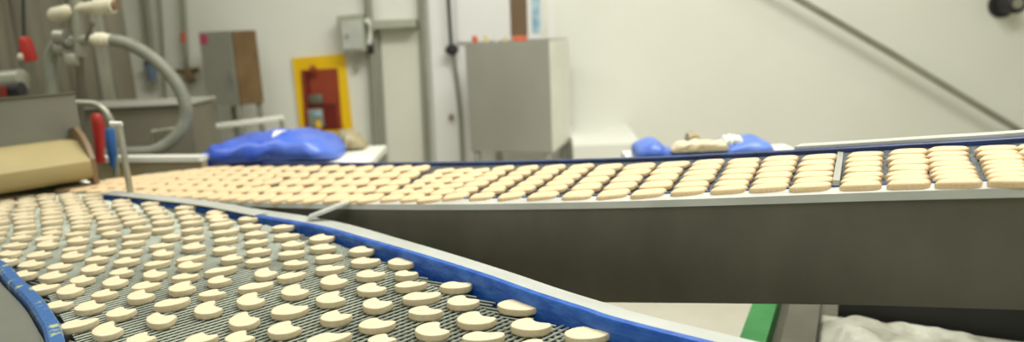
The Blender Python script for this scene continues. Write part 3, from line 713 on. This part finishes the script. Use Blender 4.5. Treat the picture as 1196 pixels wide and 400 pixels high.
# steel cabinet on legs
cab = thing('control_cabinet', atY(265, 160, 4.1), 'steel two sided cabinet on thin legs with a pink sticker', 'cabinet')
CY = 4.1
cA, cB, cC = atY(232, 40, CY + 0.10), atY(268, 36, CY), atY(297, 34, CY + 0.16)
zt_, zb_ = cB.z, atY(274, 124, CY).z
b = NB()
quad = [(cA.x, cA.y), (cB.x, cB.y), (cC.x, cC.y), (cA.x + cC.x - cB.x, cA.y + cC.y - cB.y)]
prism(b, quad, zb_, zt_); obj('cabinet_body', b, 'steel', cab, smooth=False)
dvec = Vector((cC.x - cB.x, cC.y - cB.y, 0)).normalized(); dn = Vector((dvec.y, -dvec.x, 0))
b = NB(); s0 = Vector((cB.x, cB.y, 0)) + dvec * 0.008 + dn * 0.002; s1 = Vector((cC.x, cC.y, 0)) - dvec * 0.004 + dn * 0.002
prism(b, [s0, s1, s1 + dn * 0.012, s0 + dn * 0.012], zb_ + 0.004, zt_ - 0.004); obj('door', b, 'rust', cab, smooth=False)['label'] = 'brownish steel door'
lv = Vector((cB.x - cA.x, cB.y - cA.y, 0)).normalized(); ln = Vector((lv.y, -lv.x, 0))
b = NB(); a_ = Vector((cA.x, cA.y, 0)) + lv * 0.01 + ln * 0.001; c_ = a_ + lv * 0.055
prism(b, [a_, c_, c_ + ln * 0.003, a_ + ln * 0.003], zt_ - 0.07, zt_ - 0.015); obj('sticker', b, 'pink', cab, smooth=False)
b = NB(); a_ = Vector((cB.x, cB.y, 0)) - lv * 0.022 + ln * 0.001; prism(b, [a_, a_ + lv * 0.012, a_ + lv * 0.012 + ln * 0.02, a_ + ln * 0.02], zt_ - 0.30, zt_ - 0.22); obj('latch', b, 'pipe', cab, smooth=False)
cx_ = sum(q[0] for q in quad) / 4; cy_ = sum(q[1] for q in quad) / 4
for q in quad:
    x = q[0] + (cx_ - q[0]) * 0.15; y = q[1] + (cy_ - q[1]) * 0.15
    b = NB(); box(b, (x, y, zb_ / 2), (0.03, 0.03, zb_), 0, 0.002); obj('leg', b, 'conduit', cab)
# white barrier bar in front of it
br = thing('white_barrier', (-1.5, 3.1, 0), 'white horizontal bar rail standing behind the blue bag', 'rail')
b = NB(); w0, w1 = atY(219, 152, 3.2), atY(331, 138, 3.2)
d = w1 - w0; box(b, (w0 + w1) / 2, (d.length, 0.02, 0.026), rot=d.to_track_quat('X', 'Z').to_matrix(), bev=0.004); obj('bar', b, 'whiteplastic', br)
b = NB(); tube(b, [w1 + Vector((-0.01, 0, 0)), Vector((w1.x - 0.01, w1.y, 0))], 0.011, 10); obj('post', b, 'conduit', br)
b = NB(); tube(b, [w0 + Vector((0.01, 0, 0)), Vector((w0.x + 0.01, w0.y, 0))], 0.011, 10); obj('post', b, 'conduit', br)
br2 = thing('hopper_handle', atY(190, 150, 2.70), 'pale grab handle on the front of the steel hopper', 'handle')
b = NB(); tube(b, smoothpath([atY(182, 176, 2.735), atY(179, 156, 2.70), atY(184, 154, 2.70), atY(204, 151, 2.70), atY(206, 153, 2.735)], 4), 0.010, 10); obj('grip', b, 'pipe', br2)

# yellow and red fire point board
fp = thing('fire_point_board', atY(376, 168, WY), 'yellow wall board with a dark red recessed panel', 'board')
FY = WY - 0.02
q = [atY(341, 68, FY), atY(402, 63, FY), atY(413, 166, FY), atY(352, 168, FY)]
b = NB(); slab(b, q, (0, 0.019, 0)); obj('back_board', b, 'yellow', fp, smooth=False)
q = [atY(351, 82, FY - .006), atY(394, 80, FY - .006), atY(400, 151, FY - .006), atY(356, 153, FY - .006)]
b = NB(); slab(b, q, (0, 0.005, 0)); obj('red_panel', b, 'redp', fp, smooth=False)
q = [atY(356, 84, FY - .012), atY(361, 84, FY - .012), atY(366, 140, FY - .012), atY(360, 141, FY - .012)]
b = NB(); slab(b, q, (0, 0.005, 0)); obj('dark_edge', b, 'darkred', fp, smooth=False)
b = NB(); slab(b, [atY(374, 122, FY - .012), atY(392, 121, FY - .012), atY(395, 150, FY - .012), atY(378, 151, FY - .012)], (0, 0.005, 0)); obj('dark_panel', b, 'darkred', fp, smooth=False)
b = NB(); tube(b, [atY(363, 82, FY - .03), atY(368, 82, FY - .03)], 0.03, 12); obj('hook', b, 'redp', fp)
ex = thing('call_point', atY(368, 150, FY - .03), 'small grey fire device fixed low on the red panel', 'device')
b = NB(); box(b, atY(369, 116, FY - .022), (0.09, 0.025, 0.06), 0, 0.006); obj('upper_case', b, 'hopper', ex)
b = NB(); box(b, atY(369, 138, FY - .022), (0.10, 0.025, 0.12), 0, 0.006); lc_ = obj('lower_case', b, 'conduit', ex)
b = NB(); box(b, atY(370, 133, FY - .038), (0.06, 0.006, 0.03), 0, 0.001); obj('screen', b, 'bluepaper', lc_)
b = NB(); box(b, atY(372, 146, FY - .038), (0.03, 0.006, 0.05), 0, 0.001); obj('yellow_tag', b, 'yellow', lc_)
b = NB(); tube(b, [atY(400, 152, WY - .07), atY(401, 158, WY - .07), atY(403, 164, WY - .07)], [0.03, 0.036, 0.026], 12)
o = recenter(obj('wall_sounder', b, 'creamp')); tag(o, 'cream knob shaped sounder at the lower right of the yellow board', 'sounder')
sk_ = pillow('brown_sack', 'tan', atY(398, 180, 2.66).x, atY(430, 180, 2.66).x, 2.64, 0.16, TZ, [(0, 0.03), (0.15, 0.05), (0.4, 0.075), (0.7, 0.06), (1, 0.02)], 8)
recenter(sk_); tag(sk_, 'brown sack behind the right end of the full blue bag', 'sack')

# grey switch box, conduits, door
sb = thing('switch_box', atY(412, 60, WY - .02), 'grey wall switch box left of the tall conduits', 'box')
q = [atY(393, 19, WY - .13), atY(424, 16, WY - .13), atY(428, 60, WY - .13), atY(397, 62, WY - .13)]
b = NB(); slab(b, q, (0, 0.128, 0)); obj('box_body', b, 'ashbox', sb, smooth=False)
q = [atY(398, 25, WY - .145), atY(422, 23, WY - .145), atY(425, 57, WY - .145), atY(401, 58, WY - .145)]
b = NB(); slab(b, q, (0, 0.014, 0)); lid = obj('box_lid', b, 'steelbright', sb, smooth=False)
b = NB(); box(b, atY(405, 42, WY - .15), (0.012, 0.016, 0.03)); obj('latch', b, 'pipe', lid)
kn = recenter(obj('wall_knob', (lambda bb: (tube(bb, [atY(416, 78, WY - .001), atY(416, 78, WY - .05)], 0.022, 12), bb)[1])(NB()), 'conduit')); tag(kn, 'small grey knob on the wall below the switch box', 'knob')  # round grey knob, its purpose not identified
c1 = thing('tall_conduit', atY(440, 185, WY), 'thick grey conduit with black clamp right of the switch box', 'pipe')
b = NB(); tube(b, [atY(426, -60, WY - .06), atY(431, 24, WY - .06), atY(434, 60, WY - .06), atY(444, 260, WY - .06)], 0.024, 12); obj('pipe_body', b, 'conduit', c1)
b = NB(); tube(b, [atY(437, 34, WY - .05), atY(452, 260, WY - .05)], 0.024, 12); obj('pipe_body', b, 'conduit', c1)
b = NB(); tube(b, [atY(427, 57, WY - .09), atY(436, 56, WY - .09)], 0.030, 12); obj('clamp', b, 'black', c1)
b = NB(); tube(b, smoothpath([atY(427, 26, WY - .1), atY(430, 24, WY - .1), atY(433, 34, WY - .1), atY(431, 52, WY - .1)], 5), 0.014, 10); obj('cable', b, 'whiteplastic', c1)
dr = struct('door_1', (0, 0, 0), (0.001, 0.001, 0.001), 'panelwhite')
bpy.data.objects.remove(dr)
b = NB(); slab(b, [atY(444, 34, WY - .025), atY(492, 32, WY - .025), atY(504, 262, WY - .025), atY(456, 262, WY - .025)], (0, 0.024, 0)); o = obj('door_1', b, 'panelwhite', smooth=False); o['kind'] = 'structure'
b = NB(); slab(b, [atY(434, 24, WY - .14), atY(484, 22, WY - .14), atY(486, 31, WY - .14), atY(435, 34, WY - .14)], (0, 0.139, 0)); o = recenter(obj('cable_trunking', b, 'ashbox', smooth=False)); tag(o, 'grey horizontal trunking above the white door panel', 'trunking')
conduit(489.5, -60, 503, 262, 0.022, 'conduit', 'grey vertical conduit at the right side of the door panel', 'tall_conduit')
cd = thing('hanging_cord', atY(540, 190, WY - .06), 'black cord with a dark bulb hanging left of steel bin', 'cord')
b = NB(); tube(b, [atY(520, -60, WY - .10), atY(527, 54, WY - .10)], 0.012, 10); obj('cord', b, 'black', cd)
b = NB(); tube(b, [atY(526, 52, WY - .10), atY(527, 55, WY - .10), atY(528, 60, WY - .10), atY(528.5, 64, WY - .10)], [0.02, 0.04, 0.044, 0.022], 12); obj('bulb', b, 'black', cd)
b = NB(); tube(b, smoothpath([atY(529, 63, WY - .09), atY(533, 90, WY - .06), atY(538, 140, WY - .06), atY(541, 200, WY - .06), atY(544, 260, WY - .06)], 5), 0.014, 10); obj('lower_cord', b, 'conduit', cd)
b = NB(); tube(b, [atY(527, 137, WY - .029), atY(527, 137, WY - .06)], 0.018, 12); o = recenter(obj('brass_stud', b, 'rust')); tag(o, 'small brass stud low on the white panel beside the cord', 'stud')

# ------------------------------------------------------------------ steel bin with tools, notice board above
SY = 3.85
pR = atY(641, 47, SY); pL = atY(543, 55, SY + 0.16)
zt2 = pR.z; zb2 = atY(650, 178, SY).z
fv = Vector((pR.x - pL.x, pR.y - pL.y, 0)).normalized(); bv = Vector((-fv.y, fv.x, 0))
pL2 = Vector((pL.x, pL.y, 0)); pR2 = Vector((pR.x, pR.y, 0)); dep = 0.44
bn = thing('steel_bin', ((pL2 + pR2) / 2 + bv * dep / 2), 'large open topped brushed steel bin holding tool handles', 'bin')
t_ = 0.012
b = NB()
prism(b, [pL2, pR2, pR2 + bv * t_, pL2 + bv * t_], zb2, zt2)
prism(b, [pL2 + bv * (dep - t_), pR2 + bv * (dep - t_), pR2 + bv * dep, pL2 + bv * dep], zb2, zt2)
prism(b, [pL2 + bv * t_, pL2 + bv * t_ + fv * t_, pL2 + bv * (dep - t_) + fv * t_, pL2 + bv * (dep - t_)], zb2, zt2)
prism(b, [pR2 + bv * t_ - fv * t_, pR2 + bv * t_, pR2 + bv * (dep - t_), pR2 + bv * (dep - t_) - fv * t_], zb2, zt2)
prism(b, [pL2 + bv * t_ + fv * t_, pR2 + bv * t_ - fv * t_, pR2 + bv * (dep - t_) - fv * t_, pL2 + bv * (dep - t_) + fv * t_], zb2 + 0.002, zb2 + 0.03)
obj('bin_shell', b, 'steel', bn, smooth=False)
b = NB(); prism(b, [pR2 + fv * 0.001, pR2 + fv * 0.007, pR2 + fv * 0.007 + bv * dep, pR2 + fv * 0.001 + bv * dep], zb2 + 0.003, zt2 - 0.003); obj('side_panel', b, 'whiteplastic', bn, smooth=False)['label'] = 'pale side panel'
for cc in (pL2 + bv * 0.03 + fv * 0.03, pR2 + bv * 0.03 - fv * 0.03, pL2 + bv * (dep - 0.03) + fv * 0.03, pR2 + bv * (dep - 0.03) - fv * 0.03):
    b = NB(); box(b, (cc.x, cc.y, zb2 / 2), (0.035, 0.035, zb2), math.atan2(fv.y, fv.x), 0.003); obj('leg', b, 'steel', bn)
def handle(px, py, m, r, lean, label):
    tpp = atY(px, py, SY + 0.22); 
    b = NB(); base = Vector((tpp.x + lean, tpp.y + 0.0, zb2 + 0.035))
    tube(b, [base, tpp.lerp(base, 0.03), tpp], [r * 0.8, r, r * 0.75], 10)
    o = recenter(obj('tool_handle', b, m)); tag(o, label, 'tool')
handle(554, 42, 'orange', 0.018, 0.06, 'orange tool handle leaning left, leftmost in the steel bin')
handle(567, 41, 'tool', 0.013, 0.02, 'pale yellow handle just right of the orange tool handle')
handle(579, 42, 'whiteplastic', 0.012, 0.0, 'white thin handle in the middle of the steel bin')
handle(590, 43, 'tool', 0.012, -0.01, 'pale yellow handle left of the red scraper in the bin')
tpp = atY(607, 45, SY + 0.18)
b = NB(); box(b, tpp + Vector((0, 0, -0.03)), (0.085, 0.03, 0.09), 0.1, 0.006); box(b, (tpp.x, tpp.y, (zb2 + 0.033 + tpp.z - 0.07) / 2), (0.03, 0.02, tpp.z - 0.07 - zb2 - 0.033)); o = recenter(obj('scraper', b, 'orange')); tag(o, 'red orange scraper below the brown strip in the bin', 'tool')
nb = thing('notice_board', atY(590, 45, WY - .05), 'white notice board above the bin with brown and blue strips', 'board')
NY = WY - 0.055
def quadp(x0, x1, y0, y1, Y): return [atY(x0, y0, Y), atY(x1, y0, Y), atY(x1 + (y1 - y0) * 0.02, y1, Y), atY(x0 + (y1 - y0) * 0.035, y1, Y)]
b = NB(); slab(b, quadp(530, 641, -70, 49, NY), (0, 0.024, 0)); obj('board_panel', b, 'board', nb, smooth=False)
b = NB(); slab(b, quadp(593, 614, -70, 44, NY - .006), (0, 0.005, 0)); obj('brown_strip', b, 'brown', nb, smooth=False)
b = NB(); slab(b, quadp(618.5, 629, -70, 38, NY - .006), (0, 0.005, 0)); obj('blue_strip', b, 'bluepaper', nb, smooth=False)
b = NB(); slab(b, quadp(631, 638, -70, 46, NY - .006), (0, 0.005, 0)); obj('white_strip', b, 'whiteplastic', nb, smooth=False)

# ------------------------------------------------------------------ diagonal rail and round fitting on the right wall area
dgr = thing('sloping_handrail', atY(1100, 180, WY - .09), 'grey steel rail sloping down to the right across the wall', 'rail')
b = NB(); RY = WY - 0.12
tube(b, [atY(850, -48, RY), atY(930, -2, RY), atY(1040, 62, RY), atY(1196, 156, RY), atY(1300, 220, RY)], 0.021, 14); obj('rail_tube', b, 'pipe', dgr)
for px, py in ((880, -31), (1270, 202)):
    p = atY(px, py, RY); b = NB(); tube(b, [p + Vector((0, 0.021, 0)), Vector((p.x, WY - .001, p.z))], 0.012, 10); obj('wall_bracket', b, 'pipe', dgr)
rf = thing('round_wall_fitting', atY(1188, 4, WY), 'dark round pipe fitting at the top right corner', 'fitting')
p = atY(1190, 4, WY - .16)
b = NB(); tube(b, [Vector((p.x, WY - .001, p.z)), Vector((p.x, WY - .03, p.z)), Vector((p.x, WY - .031, p.z)), p + Vector((0, .01, 0)), p], [0.085, 0.085, 0.062, 0.062, 0.05], 20); obj('fitting_body', b, 'black', rf)
b = NB(); tube(b, [p + Vector((-.01, -.001, 0)), p + Vector((-.01, -.012, 0))], 0.032, 16); obj('centre_disc', b, 'conduit', rf)

# ------------------------------------------------------------------ things under the ramp, lower right
GZ = 0.62
tr = thing('drip_trolley', at(960, 385, GZ - 0.2), 'low green edged steel trolley under the ramp at lower right', 'trolley')
g0, g1 = at(861, 402, GZ), at(876, 362, GZ)
gd = (g1 - g0).normalized(); gq = Vector((gd.y, -gd.x, 0))
s = g0 - gd * 0.35; e = g1 + gd * 0.25
b = NB(); prism(b, [s, s + gq * 0.055, e + gq * 0.055, e], GZ - 0.10, GZ); obj('edge_rail', b, 'green', tr, smooth=False)
W = 0.85
b = NB(); prism(b, [s + gq * 0.056, s + gq * W, e + gq * W, e + gq * 0.056], GZ - 0.10, GZ - 0.055); obj('tray', b, 'steeldark', tr, smooth=False)
b = NB(); prism(b, [s + gq * (W + 0.001), s + gq * (W + 0.056), e + gq * (W + 0.056), e + gq * (W + 0.001)], GZ - 0.10, GZ); obj('edge_rail', b, 'green', tr, smooth=False)
b = NB(); prism(b, [s + gq * 0.080, s + gq * 0.150, e + gq * 0.150, e + gq * 0.080], GZ - 0.054, GZ - 0.02); obj('inner_plate', b, 'steeldark', tr, smooth=False)
for a_ in (s + gd * 0.05, e - gd * 0.05):
    for k in (0.03, W + 0.03):
        p = a_ + gq * k; b = NB(); box(b, (p.x, p.y, (GZ - 0.101) / 2), (0.045, 0.045, GZ - 0.101), math.atan2(gd.y, gd.x), 0.003); obj('leg', b, 'green', tr)
# crumpled white sheet heaped on the tray
b = NB(); nx, ny = 46, 40; rnd = random.Random(9); vs = []
from mathutils import noise
c0_ = s + gq * 0.155; Lg = (e - s).length * 0.80; Wd = W * 0.50
for i in range(nx + 1):
    row = []
    for j in range(ny + 1):
        u_, v_ = i / nx, j / ny
        p = c0_ + gq * (Wd * u_) + gd * (0.04 + Lg * v_)
        edge = min(1, min(u_, 1 - u_) * 7) * min(1, min(v_, 1 - v_) * 7)
        h = 0.012 + edge * (0.045 * (1 - 0.6 * u_) + 0.03 * abs(noise.noise(Vector((u_ * 5, v_ * 5, 2)))) + 0.007 * noise.noise(Vector((u_ * 14, v_ * 14, 5))))
        row.append(b.verts.new((p.x, p.y, GZ - 0.055 + max(0.004, h))))
    vs.append(row)
for i in range(nx):
    for j in range(ny): b.faces.new((vs[i][j], vs[i + 1][j], vs[i + 1][j + 1], vs[i][j + 1]))
o = obj('plastic_sheet', b, 'ice', angle=60); recenter(o)
so = o.modifiers.new('thickness', 'SOLIDIFY'); so.thickness = 0.002; so.offset = -1
tag(o, 'crumpled white wet plastic sheet heaped on the low trolley', 'sheet')

# added black panel behind the sheet, standing in for shade under the ramp
b = NB(); m0 = s + gq * 0.19 + gd * (Lg + 0.06); prism(b, [m0, m0 + gq * 0.60, m0 + gq * 0.60 + gd * 0.02, m0 + gd * 0.02], GZ - 0.055, GZ + 0.10); obj('shade_panel', b, 'black', tr, smooth=False)
